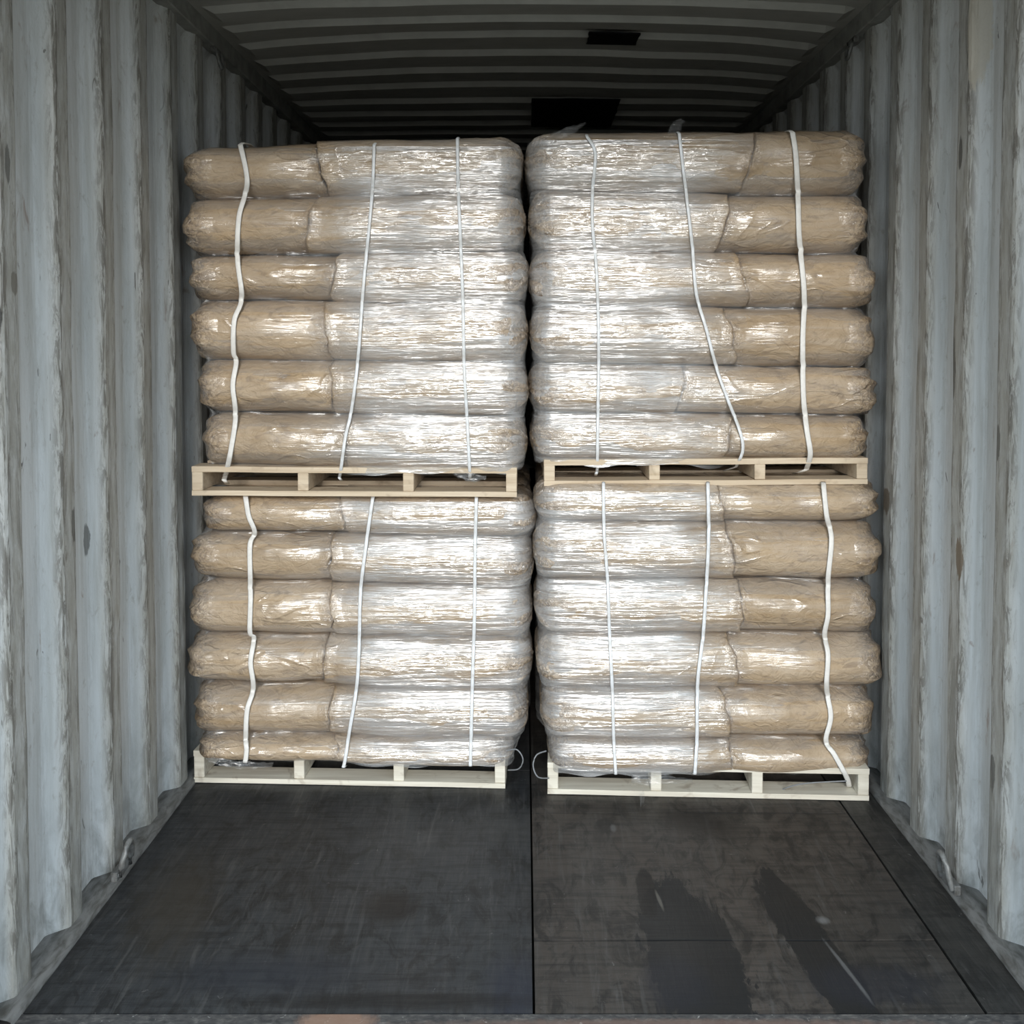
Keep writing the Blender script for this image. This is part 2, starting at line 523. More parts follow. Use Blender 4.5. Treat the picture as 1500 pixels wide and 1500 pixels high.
corrugated_wall('wall_left', XL, -1, 2.145, 0.262, 'corrugated pale grey steel wall on the left of the container')
corrugated_wall('wall_right', XR, 1, 2.115, 0.250, 'corrugated pale grey steel wall on the right of the container')
structure('wall_back', box_bm(XL - 0.05, XR + 0.05, Y1, Y1 + 0.04, -0.1, 2.8), M_RAIL, 'dark steel end wall deep inside the container')

# side rails under the roof, and the strips along the floor
for i, (x0, x1, lab) in enumerate(((XL - 0.05, XL + 0.018, 'left'), (XR - 0.018, XR + 0.05, 'right'))):
    structure('trim_%d' % (i + 1), box_bm(x0, x1, Y0, Y1, 2.625, 2.70, bevel=0.004), M_RAIL,
              'dark square steel rail under the roof along the %s wall' % lab)
for i, (x0, x1, lab) in enumerate(((XL - 0.055, XL + 0.022, 'left'), (XR - 0.022, XR + 0.055, 'right'))):
    bm = bmesh.new()
    s = 1 if lab == 'left' else -1
    xin = x1 if lab == 'left' else x0
    xout = x0 if lab == 'left' else x1
    prev = None
    yy = Y0
    while yy <= 6.0:
        wob = 0.004 * noise.noise(Vector((yy * 7, s, 0)))
        prof = [(xin + wob, -0.02), (xin + wob, 0.012), (xin - s * 0.008 + wob, 0.016), (xin - s * 0.03, 0.020 + wob), (xout, 0.026 + wob)]
        ring = [bm.verts.new((a, yy, b)) for a, b in prof]
        if prev:
            for k in range(len(ring) - 1):
                bm.faces.new((prev[k], ring[k], ring[k + 1], prev[k + 1]))
        prev = ring
        yy += 0.05
    bmesh.ops.recalc_face_normals(bm, faces=bm.faces)
    structure('baseboard_' + lab, bm, M_SILLSTRIP, 'sloping scuffed steel strip between the floor and the %s wall' % lab, smooth=True)


# roof sheet with cross pressings
def camber(y):
    pts = [(2.0, 0.035), (3.37, 0.040), (3.60, 0.052), (3.80, 0.064), (4.0, 0.056), (4.22, 0.046), (4.45, 0.040), (4.65, 0.022), (4.9, 0.012), (12.1, 0.012)]
    for (a, va), (b, vb) in zip(pts, pts[1:]):
        if a <= y <= b:
            return va + (vb - va) * (y - a) / (b - a)
    return 0.012


ys = []
P, RB0 = 0.2140, 3.150
k = -5
while RB0 + k * P < Y1:
    s = RB0 + k * P
    ys += [(s - 0.095, 0.0), (s, 0.0), (s + 0.014, 1.0), (s + 0.105, 1.0)]
    k += 1
ys = [(a, b) for a, b in ys if Y0 <= a <= Y1]
ys = [(Y0, ys[0][1])] + ys + [(Y1, ys[-1][1])]
bm = bmesh.new()
rows = []
HW = (XR - XL) / 2
xs = [-HW - 0.02, -HW + 0.045, -HW + 0.085] + [-HW + 0.085 + (2 * HW - 0.17) * i / 28 for i in range(1, 28)] + [HW - 0.085, HW - 0.045, HW + 0.02]
for (yy, d) in ys:
    r = []
    for j, x in enumerate(xs):
        e = 0.0 if j < 2 or j > len(xs) - 3 else 1.0
        t = 1 - (x / HW) ** 2
        z = 2.688 + camber(yy) * max(0, t) ** 0.8 - d * 0.023 * e + 0.004 * noise.noise(Vector((x * 3, yy * 1.5, 2)))
        r.append(bm.verts.new((XC + x, yy, z)))
    rows.append(r)
for a, b in zip(rows, rows[1:]):
    for j in range(len(xs) - 1):
        bm.faces.new((a[j], a[j + 1], b[j + 1], b[j]))
structure('ceiling', bm, M_ROOF, 'dark steel container roof with cross ribs catching light')

# black patches stuck under the roof
def roof_patch(x0, x1, y0, y1, label):
    bm = bmesh.new()
    n = 10
    grid = []
    for i in range(n + 1):
        row = []
        for j in range(9):
            x = x0 + (x1 - x0) * i / n
            y = y0 + (y1 - y0) * j / 8
            x += 0.006 * noise.noise(Vector((x * 20, y * 20, 1)))
            t = 1 - ((x - XC) / HW) ** 2
            row.append(bm.verts.new((x, y, 2.688 + camber(y) * t ** 0.8 - 0.028 + 0.003 * noise.noise(Vector((x * 15, y * 15, 4))))))
        grid.append(row)
    for i in range(n):
        for j in range(8):
            bm.faces.new((grid[i][j], grid[i + 1][j], grid[i + 1][j + 1], grid[i][j + 1]))
    g = bmesh.ops.extrude_face_region(bm, geom=bm.faces[:])
    for v in g['geom']:
        if isinstance(v, bmesh.types.BMVert):
            v.co.z -= 0.003
    bmesh.ops.recalc_face_normals(bm, faces=bm.faces)
    tag(link_mesh('roof_patch', bm, M_BLACKSHEET), label, 'patch')


roof_patch(W(862, 60, 3.75).x, W(936, 60, 3.75).x, 3.70, 3.86, 'small black patch under the roof ribs, right of the centre')
roof_patch(W(779, 160, 4.7).x, W(905, 160, 4.7).x, 4.58, 5.10, 'wide black patch on the far roof ribs above the gap between loads')

# header over the door and corner posts (just outside the picture, they frame the doorway)
structure('trim_3', box_bm(XL - 0.06, XR + 0.06, 1.97, Y0, 2.60, 2.90, bevel=0.005), M_RAIL, 'steel header beam over the container doorway')
structure('trim_4', box_bm(XL - 0.08, XL - 0.012, 1.97, Y0, -0.1, 2.60, bevel=0.005), M_WALL, 'left corner post of the container doorway')
structure('trim_5', box_bm(XR + 0.012, XR + 0.08, 1.97, Y0, -0.1, 2.60, bevel=0.005), M_WALL, 'right corner post of the container doorway')

structure('trim_7', box_bm(XL - 0.6, XR + 0.6, 0.95, 1.96, 2.76, 2.84, bevel=0.005), M_RAIL, 'unseen canopy added over the doorway to shade the upper walls')  # assumed canopy, added out of view to darken the upper walls

# ------------------------------------------------------------------ floor: underlay, plywood sheets, edge plank, sill
FY = 2.121
floor = structure('floor', box_bm(XL - 0.05, XR + 0.05, FY, Y1, -0.06, -0.028), M_SEAM, 'dark plywood floor of the shipping container')
fl_l = floor_material('black_plywood_floor', (0.024, 0.026, 0.029), (0.040, 0.042, 0.044), [
    (-0.36, 2.53, 0.10, 0.10, 0, (0.012, 0.009, 0.007), 0.8, 0.6, 0.5),
    (-0.62, 2.25, 0.30, 0.10, 0, (0.020, 0.023, 0.031), 0.6, 0.7, 0.4),
    (-0.02, 2.2, 0.10, 0.16, 0, (0.018, 0.022, 0.034), 0.7, 0.6, 0.4),
    (-0.95, 2.55, 0.14, 0.35, 0.2, (0.045, 0.037, 0.027), 0.6, 0.7, 0.5),
    (-0.30, 2.16, 0.45, 0.035, 0, (0.008, 0.008, 0.008), 0.7, 0.6, 0.6),
    (0.0, 2.95, 0.25, 0.12, 0, (0.055, 0.055, 0.055), 0.5, 0.7, 0.9),
])
WET = (0.011, 0.012, 0.013)
fl_r = floor_material('brown_plywood_floor', (0.036, 0.033, 0.030), (0.072, 0.059, 0.050), [
    (0.42, 2.32, 0.125, 0.36, 0.05, WET, 0.97, 0.06, 0.6),
    (0.34, 2.60, 0.030, 0.14, -0.05, (0.006, 0.006, 0.006), 0.8, 0.15, 0.5),
    (0.36, 2.22, 0.10, 0.12, 0, (0.014, 0.016, 0.022), 0.6, 0.4, 0.5),
    (0.73, 2.37, 0.066, 0.36, 0.13, WET, 0.97, 0.06, 0.6),
    (0.83, 2.22, 0.20, 0.09, 0, (0.016, 0.018, 0.025), 0.6, 0.5, 0.5),
    (0.55, 2.98, 0.18, 0.10, -0.4, (0.014, 0.012, 0.011), 0.6, 0.5, 0.6),
    (0.785, 2.28, 0.007, 0.14, 0.16, (0.13, 0.13, 0.13), 0.7, 0.5, 0.5),
    (0.79, 2.47, 0.022, 0.02, 0.0, (0.20, 0.20, 0.20), 0.6, 0.7, 0.5),
    (0.37, 2.56, 0.006, 0.06, 0.1, (0.16, 0.15, 0.13), 0.6, 0.5, 0.3),
    (0.28, 2.95, 0.012, 0.03, 0.0, (0.13, 0.13, 0.13), 0.6, 0.5, 0.3),
])
fl_e = floor_material('edge_plank_wood', (0.022, 0.022, 0.021), (0.046, 0.043, 0.038), [])
XSEAM = 0.022


def floor_piece(name, x0, x1, y0, y1, z, m, label=None):
    bm = bmesh.new()
    nx, ny = max(2, int((x1 - x0) / 0.05)), max(2, int((y1 - y0) / 0.06))
    if ny > 60:
        ny = 60
    top = []
    for i in range(nx + 1):
        r = []
        for j in range(ny + 1):
            x = x0 + (x1 - x0) * i / nx
            y = y0 + (y1 - y0) * j / ny
            ed = min(i, nx - i) == 0 or min(j, ny - j) == 0
            zz = z + 0.0015 * noise.noise(Vector((x * 4, y * 4, 5))) - (0.0015 if ed else 0)
            r.append(bm.verts.new((x, y, zz)))
        top.append(r)
    for i in range(nx):
        for j in range(ny):
            bm.faces.new((top[i][j], top[i + 1][j], top[i + 1][j + 1], top[i][j + 1]))
    edge = [e for e in bm.edges if e.is_boundary]
    g = bmesh.ops.extrude_edge_only(bm, edges=edge)
    for v in g['geom']:
        if isinstance(v, bmesh.types.BMVert):
            v.co.z = -0.028
    bmesh.ops.recalc_face_normals(bm, faces=bm.faces)
    o = link_mesh(name, bm, m, floor, smooth=False)
    if label:
        o['label'] = label
    return o


floor_piece('plywood_sheet', XL + 0.024, XSEAM - 0.003, FY, 3.36, 0.0, fl_l, 'black scuffed plywood sheet on the left')
floor_piece('plywood_sheet', XL + 0.024, XSEAM - 0.003, 3.366, 5.8, 0.0, fl_l)
xe = 1.052
for (a, b) in ((FY, 2.385), (2.389, 3.05), (3.054, 5.4)):
    floor_piece('plywood_sheet', XSEAM + 0.003, xe - 0.003, a, b, -0.001 if a < 2.2 else 0.0, fl_r)
floor_piece('edge_plank', xe + 0.003, XR - 0.024, FY, 5.8, 0.001, fl_e, 'narrow dark plank along the right wall')
# threshold plate with worn paint
m, nt, b = new_mat('worn_threshold_steel')
c = ramp(nt, pos_noise(nt, (40, 90, 4), 1.0, 4, 0.65, 0.6), [(0.35, (0.030, 0.030, 0.032)), (0.55, (0.075, 0.072, 0.07)), (0.72, (0.15, 0.14, 0.13))])
c = mixc(nt, ramp(nt, pos_noise(nt, (60, 60, 4), 1.0, 3, 0.6, 0.8, (2, 2, 2)), [(0.66, 0.0), (0.72, 0.8)]), c, (0.35, 0.34, 0.32))
kk = stain_mask(nt, -0.42, 2.09, 0.10, 0.05, 0, 0.4, 0.5, 1)
c = mixc(nt, math_n(nt, 'MULTIPLY', kk, 0.7), c, (0.32, 0.19, 0.13))
kk = stain_mask(nt, 0.35, 2.085, 0.7, 0.02, 0, 0.6, 0.7, 2)
c = mixc(nt, math_n(nt, 'MULTIPLY', kk, 0.5), c, (0.20, 0.12, 0.09))
nt.links.new(c, b.inputs['Base Color'])
b.inputs['Roughness'].default_value = 0.6
structure('trim_6', box_bm(XL - 0.02, XR + 0.02, 1.97, FY - 0.003, -0.06, -0.001, bevel=0.002), m, 'worn steel threshold plate at the edge of the floor')
# loading dock outside
structure('floor_outside', box_bm(-14, 14, -22, 1.965, -0.20, -0.05), M_GROUND, 'concrete loading dock outside the container')


# ------------------------------------------------------------------ lashing rings
def lashing_ring(loc, s, out, flip=1, label=''):
    """bent bar with a weld plate, on a side wall; out: -1 left wall, +1 right wall"""
    root = bpy.data.objects.new('lashing_ring', None)
    COL.objects.link(root)
    root.location = loc
    tag(root, label, 'ring', 'lashing rings welded along the container walls')
    pts = []
    for k in range(13):
        a = math.pi * k / 12
        pts.append((-out * (0.006 + 0.012 * math.sin(a)) * s, -0.030 * math.cos(a) * s, flip * 0.070 * math.sin(a) * s))
    pts = [(out * 0.012, pts[0][1], 0)] + pts + [(out * 0.012, pts[-1][1], 0)]
    link_mesh('bar', tube_bm(pts, 0.0072 * s, 8), M_RING, root)
    bmx = box_bm(-out * 0.004, out * 0.014, -0.042 * s, 0.042 * s, -0.012 * s, 0.012 * s, bevel=0.002)
    link_mesh('weld_plate', bmx, M_SILLSTRIP, root, smooth=False)


lashing_ring((XL + 0.022, 2.665, 0.030), 1.15, -1, 1, 'bent steel lashing ring at the foot of the left wall')
lashing_ring((XR - 0.022, 2.60, 0.030), 1.15, 1, 1, 'bent steel lashing ring at the foot of the right wall')
lashing_ring((XL + 0.016, 3.62, 2.615), 0.9, -1, -1, 'dark lashing ring under the roof rail on the left')
lashing_ring((XR - 0.016, 3.50, 2.615), 0.9, 1, -1, 'dark lashing ring under the roof rail on the right')


# ------------------------------------------------------------------ pallets
def make_pallet(name, x0, y0, z0, wid, dep, hgt, yaw, m, label, seed, tilt=0.0):
    root = bpy.data.objects.new('wooden_pallet', None)
    COL.objects.link(root)
    root.location = (x0, y0, z0)
    root.rotation_euler = (0, -tilt, yaw)
    tag(root, label, 'pallet', 'wooden pallets carrying the loads')
    rnd = random.Random(seed)
    tb, bb, sw = 0.019, 0.017, 0.036
    # four stringers running away from the door
    for i in range(4):
        cx = sw / 2 + (wid - sw) * i / 3 + (rnd.uniform(-0.008, 0.008) if 0 < i < 3 else 0)
        link_mesh('stringer', box_bm(cx - sw / 2, cx + sw / 2, rnd.uniform(0.0, 0.006), dep, bb, hgt - tb, bevel=0.002), m, root, False)

    def board(nm, ya, yb, za, zb, bow):
        bmb = bmesh.new()
        n = 12
        rs = []
        for i in range(n + 1):
            x = wid * i / n
            dz = bow * math.sin(math.pi * i / n) + 0.0015 * noise.noise(Vector((x * 4, seed, ya)))
            rs.append([bmb.verts.new((x, ya, za + dz)), bmb.verts.new((x, yb, za + dz)), bmb.verts.new((x, yb, zb + dz)), bmb.verts.new((x, ya, zb + dz))])
        for a, b in zip(rs, rs[1:]):
            for q in range(4):
                bmb.faces.new((a[q], a[(q + 1) % 4], b[(q + 1) % 4], b[q]))
        bmb.faces.new(rs[0][::-1])
        bmb.faces.new(rs[-1])
        bmesh.ops.recalc_face_normals(bmb, faces=bmb.faces)
        link_mesh(nm, bmb, m, root, False)
    n = 7
    bw = 0.092
    for i in range(n):
        ya = (dep - bw) * i / (n - 1)
        board('deck_board', ya, ya + bw, hgt - tb, hgt, rnd.uniform(-0.002, 0.001))
    for i in range(5):
        ya = (dep - bw) * i / 4
        board('bottom_board', ya, ya + bw, 0, bb, rnd.uniform(-0.001, 0.001))
    return root


# ------------------------------------------------------------------ sacks
def sack_bm(L, D, H, zc, seed, outer_l, outer_r, slope=0.0, nu=44, nv=30, amp=1.0, turns=None, warp=None):
    """filled paper sack: length L along x, depth D along y (front at y=0), lying at z 0..H; contact faces pressed flat.
    outer_l / outer_r: how far the end rounds off (m)"""
    bm = bmesh.new()
    lt = bm.verts.layers.float.new('turns')
    le = bm.verts.layers.float.new('ends')
    rings = []
    sv = Vector((seed * 3.17, seed * 1.31, seed * 2.77))
    for i in range(nu + 1):
        u = i / nu
        # denser rings at the ends
        u = 0.5 - 0.5 * math.cos(math.pi * u) * (0.55 + 0.45 * abs(math.cos(math.pi * u)))
        u = min(max(u, 0.0), 1.0)
        x = L * u
        dl, dr = x, L - x
        sy = sz = 1.0
        if dl < outer_l:
            t = 1 - dl / outer_l
            sz *= max(0.0, 1 - t ** 2.4) ** (1 / 2.0)
        if dr < outer_r:
            t = 1 - dr / outer_r
            sz *= max(0.0, 1 - t ** 2.4) ** (1 / 2.0)
        oy = 0.075
        if dl < min(oy, outer_l):
            t = 1 - dl / min(oy, outer_l)
            sy *= 0.35 + 0.65 * max(0.0, 1 - t ** 2.6) ** 0.5
        if dr < min(oy, outer_r):
            t = 1 - dr / min(oy, outer_r)
            sy *= 0.35 + 0.65 * max(0.0, 1 - t ** 2.6) ** 0.5
        ring = []
        endm = max(0.0, 1 - dl / 0.13) * (1 if outer_l > 0.05 else 0.3) + max(0.0, 1 - dr / 0.13) * (1 if outer_r > 0.05 else 0.3)
        for j in range(nv):
            th = 2 * math.pi * j / nv
            c, s = math.cos(th), math.sin(th)
            # cross-section: flat top and bottom, bulging front
            cy = math.copysign(abs(c) ** 0.55, c)
            czz = math.copysign(abs(s) ** 0.80, s)
            bow = 0.010 * math.sin(math.pi * u)
            y = D / 2 - cy * D / 2 * (1 - (1 - sy)) - bow * cy
            z = czz * (H * 0.545) * sz
            p = Vector((x, y, z))
            q = p + sv
            n1 = noise.noise(Vector((q.x * 4.5, q.y * 6, q.z * 11)))
            n2 = noise.noise(Vector((q.x * 8, q.y * 10, q.z * 42 + q.x * 9)))
            n3 = noise.noise(Vector((q.x * 22, q.y * 22, q.z * 30)))
            n4 = 1 - abs(noise.noise(Vector((q.x * 14 + q.z * 22, q.y * 9, q.z * 18 - q.x * 7)))) * 2
            fold = math.sin(th * 8 + seed + 4 * n1 + (dl if dl < dr else dr) * 18) * endm ** 1.2
            fl = 0.35 + 0.65 * endm
            dn = amp * (0.011 * n1 + 0.0035 * n2 + 0.0025 * n3 * fl + 0.0035 * n4 * fl * (0.4 + endm) + 0.014 * fold * (0.3 + 0.7 * sz))
            nrm = Vector((0, -cy, czz * 0.6))
            if endm > 0.5:
                nrm.x = -0.5 if dl < dr else 0.5
            p += nrm * dn
            p.z = max(-H / 2 + 0.0006, min(H / 2 - 0.0006, p.z))
            p.z += H / 2 + slope * (x - L / 2)
            vv = bm.verts.new(p)
            vv[lt] = turns(p) if turns else 0.3
            oe = max(1 - dl / 0.12 if outer_l > 0.05 else 0.35 - dl / 0.12, 1 - dr / 0.12 if outer_r > 0.05 else 0.35 - dr / 0.12)
            vv[le] = min(1.0, max(0.0, oe * 1.8))
            if warp:
                vv.co.x += warp(p)
            ring.append(vv)
        rings.append(ring)
    for a, b in zip(rings, rings[1:]):
        for j in range(nv):
            bm.faces.new((a[j], a[(j + 1) % nv], b[(j + 1) % nv], b[j]))
    for ring, rev, ex in ((rings[0], True, -1), (rings[-1], False, 1)):
        ctr = sum((v.co for v in ring), Vector()) / nv
        cv = bm.verts.new(ctr + Vector((ex * 0.004, 0, 0)))
        cv[le] = 1.0
        for j in range(nv):
            t = (ring[j], ring[(j + 1) % nv], cv)
            bm.faces.new(t[::-1] if rev else t)
    bmesh.ops.recalc_face_normals(bm, faces=bm.faces)
    return bm


LAYER = ['top', 'second', 'third', 'fourth', 'fifth', 'bottom']
REAR = {}


def rear_sack(kind, M, L, D, H, seed, group, label, first):
    key = kind
    if key not in REAR:
        bm = sack_bm(L, D, 1.0 * H, 0, seed, 0.06, 0.06, 0, 18, 14)
        me = bpy.data.meshes.new('paper_sack')
        bm.to_mesh(me)
        bm.free()
        for p in me.polygons:
            p.use_smooth = True
        me.materials.append(BAGM[0])
        REAR[key] = (me, H)
    me, h0 = REAR[key]
    o = bpy.data.objects.new('paper_sack', me)
    COL.objects.link(o)
    o.matrix_world = M @ Matrix.Diagonal((1, 1, H / h0, 1))
    tag(o, label, 'sack', group)
    return o


def make_load(where, yf, x_edges_l, x_edges_r, val_l, val_r, splits, wide_right, yaw, pivot, dep, seed):
    """where: e.g. 'upper left'; yf: distance of the sack fronts; x edges and valleys in photo pixels, six layers from the top"""
    rnd = random.Random(seed)
    rot = Matrix.Translation(pivot) @ Matrix.Rotation(yaw, 4, 'Z') @ Matrix.Translation(-pivot)
    inv = rot.inverted()
    bvh_v, bvh_f = [], []
    info = []
    slants = [rnd.uniform(-1, 1) for _ in range(6)]
    for r in range(6):
        zl = [W(320, y, yf + 0.03).z for y in (val_l[r], val_l[r + 1])]
        zr = [W(320, y, yf + 0.03).z for y in (val_r[r], val_r[r + 1])]
        xl = W(x_edges_l[r], (val_l[r] + val_l[r + 1]) / 2, yf + 0.07).x
        xr = W(x_edges_r[r], (val_r[r] + val_r[r + 1]) / 2, yf + 0.07).x
        xs_ = W(splits[r], 500, yf + 0.01).x
        Lx = xr - xl

        def zat(x, tb):
            t = (x - xl) / Lx
            return zl[tb] * (1 - t) + zr[tb] * t
        for side in (0, 1):
            a, b = (xl, xs_) if side == 0 else (xs_, xr)
            wide = (b - a) > 0.55
            cxm = (a + b) / 2
            zb, zt = zat(cxm, 1), zat(cxm, 0)
            H = zt - zb
            sl = ((zr[1] - zl[1]) + (zr[0] - zl[0])) / 2 / Lx
            D = 0.36 if wide else 0.54
            ol, orr = (0.085, 0.006) if side == 0 else (0.006, 0.085)
            sd = seed * 10 + r * 2 + side
            ylocal = yf + rnd.uniform(-0.006, 0.010)
            c0 = W(480, 400, 3.15).x if wide_right else W(1075, 400, 3.15).x

            def turns(p, a=a, zb=zb, c0=c0):
                x, z = a + p.x, zb + p.z
                d = (x - c0) if wide_right else (c0 - x)
                d += 0.10 * noise.noise(Vector((x * 5, seed, z * 16))) + 0.05 * noise.noise(Vector((x * 9, seed, z * 45)))
                return min(1.0, max(0.0, (d + 0.06) / 0.13))

            def warp(p, a=a, zb=zb, H=H, r=r, xs_=xs_):
                k = max(0.0, 1 - abs(a + p.x - xs_) / 0.22)
                t = p.z / H - 0.5
                return k * (0.050 * slants[r] * t + 0.014 * noise.noise(Vector((r * 3.1 + seed, t * 4.2, p.y * 4))))
            bm = sack_bm(b - a + 0.006, D, H, 0, sd, ol, orr, sl, turns=turns, warp=warp)
            M = rot @ Matrix.Translation((a - 0.003, ylocal, zb))
            off = len(bvh_v)
            bm.verts.ensure_lookup_table()
            for v in bm.verts:
                bvh_v.append(M @ v.co)
            for f in bm.faces:
                bvh_f.append([off + v.index for v in f.verts])
            bm.verts.index_update()
            o = link_mesh('paper_sack', bm, BAGM[(r * 2 + seed) % 3])
            o.matrix_world = M
            lab = '%s tan paper sack at the %s of the %s layer, %s pallet load' % (
                'wide' if wide else 'narrow', 'right' if side else 'left', LAYER[r], where)
            tag(o, lab, 'sack', 'paper sacks in front of the %s pallet load' % where)
            # sacks behind this one
            grp = 'paper sacks behind the front of the %s pallet load' % where
            rl = 'tan paper sack hidden behind the front sacks of the %s pallet load' % where
            y = ylocal + D + 0.004
            left = dep - D
            while left > 0.30:
                dd = 0.36 if wide else 0.52
                dd = min(dd, left)
                Mr = rot @ Matrix.Translation((a + 0.01, y, zb + (0.004 if sl else 0)))
                rear_sack('%s%.1f' % ('w' if wide else 'n', 1), Mr @ Matrix.Diagonal(((b - a - 0.02) / (0.64 if wide else 0.44), dd / (0.36 if wide else 0.52), 1, 1)),
                          0.64 if wide else 0.44, 0.36 if wide else 0.52, H - 0.008, sd, grp, rl, False)
                y += dd + 0.004
                left -= dd + 0.004
        info.append((xl, xr, zat(xl, 1), zat(xl, 0), zat(xr, 1), zat(xr, 0)))
    bvh = BVHTree.FromPolygons(bvh_v, bvh_f)
    return dict(info=info, bvh=bvh, rot=rot, inv=inv, yf=yf, where=where, dep=dep)


def front_y(load, x, z, default=None):
    h = load['bvh'].ray_cast(Vector((x, load['yf'] - 0.5, z)), Vector((0, 1, 0)), 1.2)
    return h[0].y if h[0] is not None else default


def make_film(load, zlow, ztop, taut, seed, label, skirt=0.02):
    """stretch film wound round the load: bridges the hollows between layers, lies close on the bulges"""
    inf = load['info']
    xl = min(i[0] for i in inf)
    xr = max(i[1] for i in inf)
    yf, dep = load['yf'], load['dep']
    R = 0.07
    path = []          # (x, y, nx, ny)

    def line(xa, ya, xb, yb, nx, ny, n):
        for k in range(n):
            t = k / n
            path.append((xa + (xb - xa) * t, ya + (yb - ya) * t, nx, ny))

    def arc(cx, cy, a0, a1, n):
        for k in range(n):
            a = a0 + (a1 - a0) * k / n
            path.append((cx + R * math.cos(a), cy + R * math.sin(a), math.cos(a), math.sin(a)))
    y1 = yf + dep
    line(xl + R, yf, xr - R, yf, 0, -1, 110)
    arc(xr - R, yf + R, -math.pi / 2, 0, 7)
    line(xr, yf + R, xr, y1 - R, 1, 0, 12)
    arc(xr - R, y1 - R, 0, math.pi / 2, 3)
    line(xr - R, y1, xl + R, y1, 0, 1, 10)
    arc(xl + R, y1 - R, math.pi / 2, math.pi, 3)
    line(xl, y1 - R, xl, yf + R, -1, 0, 12)
    arc(xl + R, yf + R, math.pi, 1.5 * math.pi, 7)
    nz = 96
    zs = [zlow + (ztop - zlow) * k / nz for k in range(nz + 1)]
    bvh, rot = load['bvh'], load['rot']
    r3 = rot.to_3x3()
    grid = []
    for (px, py, nx, ny) in path:
        n = Vector((nx, ny, 0))
        col = []
        for z in zs:
            o = rot @ (Vector((px, py, z)) + n * 0.25)
            h = bvh.ray_cast(o, -(r3 @ n), 0.42)
            col.append(0.25 - h[3] if h[0] is not None else None)
        last = None
        for k in range(nz + 1):
            if col[k] is None:
                col[k] = last if last is not None else None
            last = col[k]
        nxt = None
        for k in range(nz, -1, -1):
            if col[k] is None:
                col[k] = nxt if nxt is not None else -0.01
            nxt = col[k]
        # taut over the hollows: running maximum, then softened
        w_ = 6
        mx = [max(col[max(0, k - w_):k + w_ + 1]) for k in range(nz + 1)]
        sm = [sum(mx[max(0, k - 4):k + 5]) / len(mx[max(0, k - 4):k + 5]) for k in range(nz + 1)]
        out = []
        for k in range(nz + 1):
            tz = taut(px, zs[k])
            out.append(max(col[k] * (1 - tz) + sm[k] * tz, min(col[k] + 0.0, sm[k])) - 0.0035)
        grid.append(out)
    m = len(path)
    wide_ = []
    for i in range(m):
        wide_.append([max(grid[(i + d) % m][k] for d in range(-4, 5)) for k in range(nz + 1)])
    for i in range(m):
        if i < 110:
            t = taut(path[i][0], 0)
            avg = [sum(wide_[(i + d) % m][k] for d in range(-3, 4)) / 7 for k in range(nz + 1)]
            grid[i] = [g * (1 - t) + a * t for g, a in zip(grid[i], avg)]
    bm = bmesh.new()
    lay = bm.verts.layers.float.new('turns')
    V = []
    for i, (px, py, nx, ny) in enumerate(path):
        n = Vector((nx, ny, 0))
        colv = []
        for k, z in enumerate(zs):
            g = (grid[i - 1][k] + 2 * grid[i][k] + grid[(i + 1) % m][k]) / 4
            q = Vector((px * 3.0, py * 3.0 + seed, z * 55))
            wr = 0.0035 * noise.noise(q) + 0.0025 * noise.noise(Vector((px * 7, seed + py * 4, z * 28 + px * 4)))
            zz = z
            if k == 0:
                zz += 0.020 * noise.noise(Vector((px * 9, py * 9, seed))) + skirt * 0
            p = Vector((px, py, zz)) + n * (g + wr)
            p.x = min(max(p.x, XL - 0.001), XR + 0.001)
            vv = bm.verts.new(rot @ p)
            vv[lay] = min(1.0, max(0.0, (taut(px, z) - 0.25) / 0.55))
            colv.append(vv)
        V.append(colv)
    for i in range(m):
        a, b = V[i], V[(i + 1) % m]
        for k in range(nz):
            bm.faces.new((a[k], b[k], b[k + 1], a[k + 1]))
    o = link_mesh('stretch_film', bm, M_FILM)
    tag(o, label, 'film', 'stretch film wound round the pallet loads')
    return o


def make_strap(load, pts, width, m, label, group, tail=None, over_top=True):
    """pts in photo pixels down the front; the strap lies on whatever the load's front gives it"""
    P = smooth_path([Vector((x, y, 0)) for x, y in pts], 14)
    path = []
    for p in P:
        w0 = W(p.x, p.y, load['yf'] - 0.01)
        ys_ = [front_y(load, w0.x, w0.z + dz) for dz in (-0.022, -0.011, 0, 0.011, 0.022)]
        ys_ = [q for q in ys_ if q is not None]
        y = min(ys_) if ys_ else (path[-1].y if path else load['yf'])
        w1 = W(p.x, p.y, y - 0.006)
        path.append(Vector((w1.x, y - 0.006, w1.z)))
    ys_ = [q.y for q in path]
    for i in range(1, len(path) - 1):
        path[i].y = min(ys_[i], (ys_[i - 1] + ys_[i] + ys_[i + 1]) / 3)
    if over_top:
        a = path[0]
        path = [a + Vector((0.004, 0.30, 0.014)), a + Vector((0, 0.10, 0.022)), a + Vector((0, 0.03, 0.012))] + path
    if tail:
        e = path[-1]
        path += [e + Vector(t) for t in tail]
    o = link_mesh('strap', tube_bm(path, 0, 8, flat=(width, 0.004)), m)
    tag(o, label, 'strap', group)
    return o


Z = Vector((0, 0, 1))
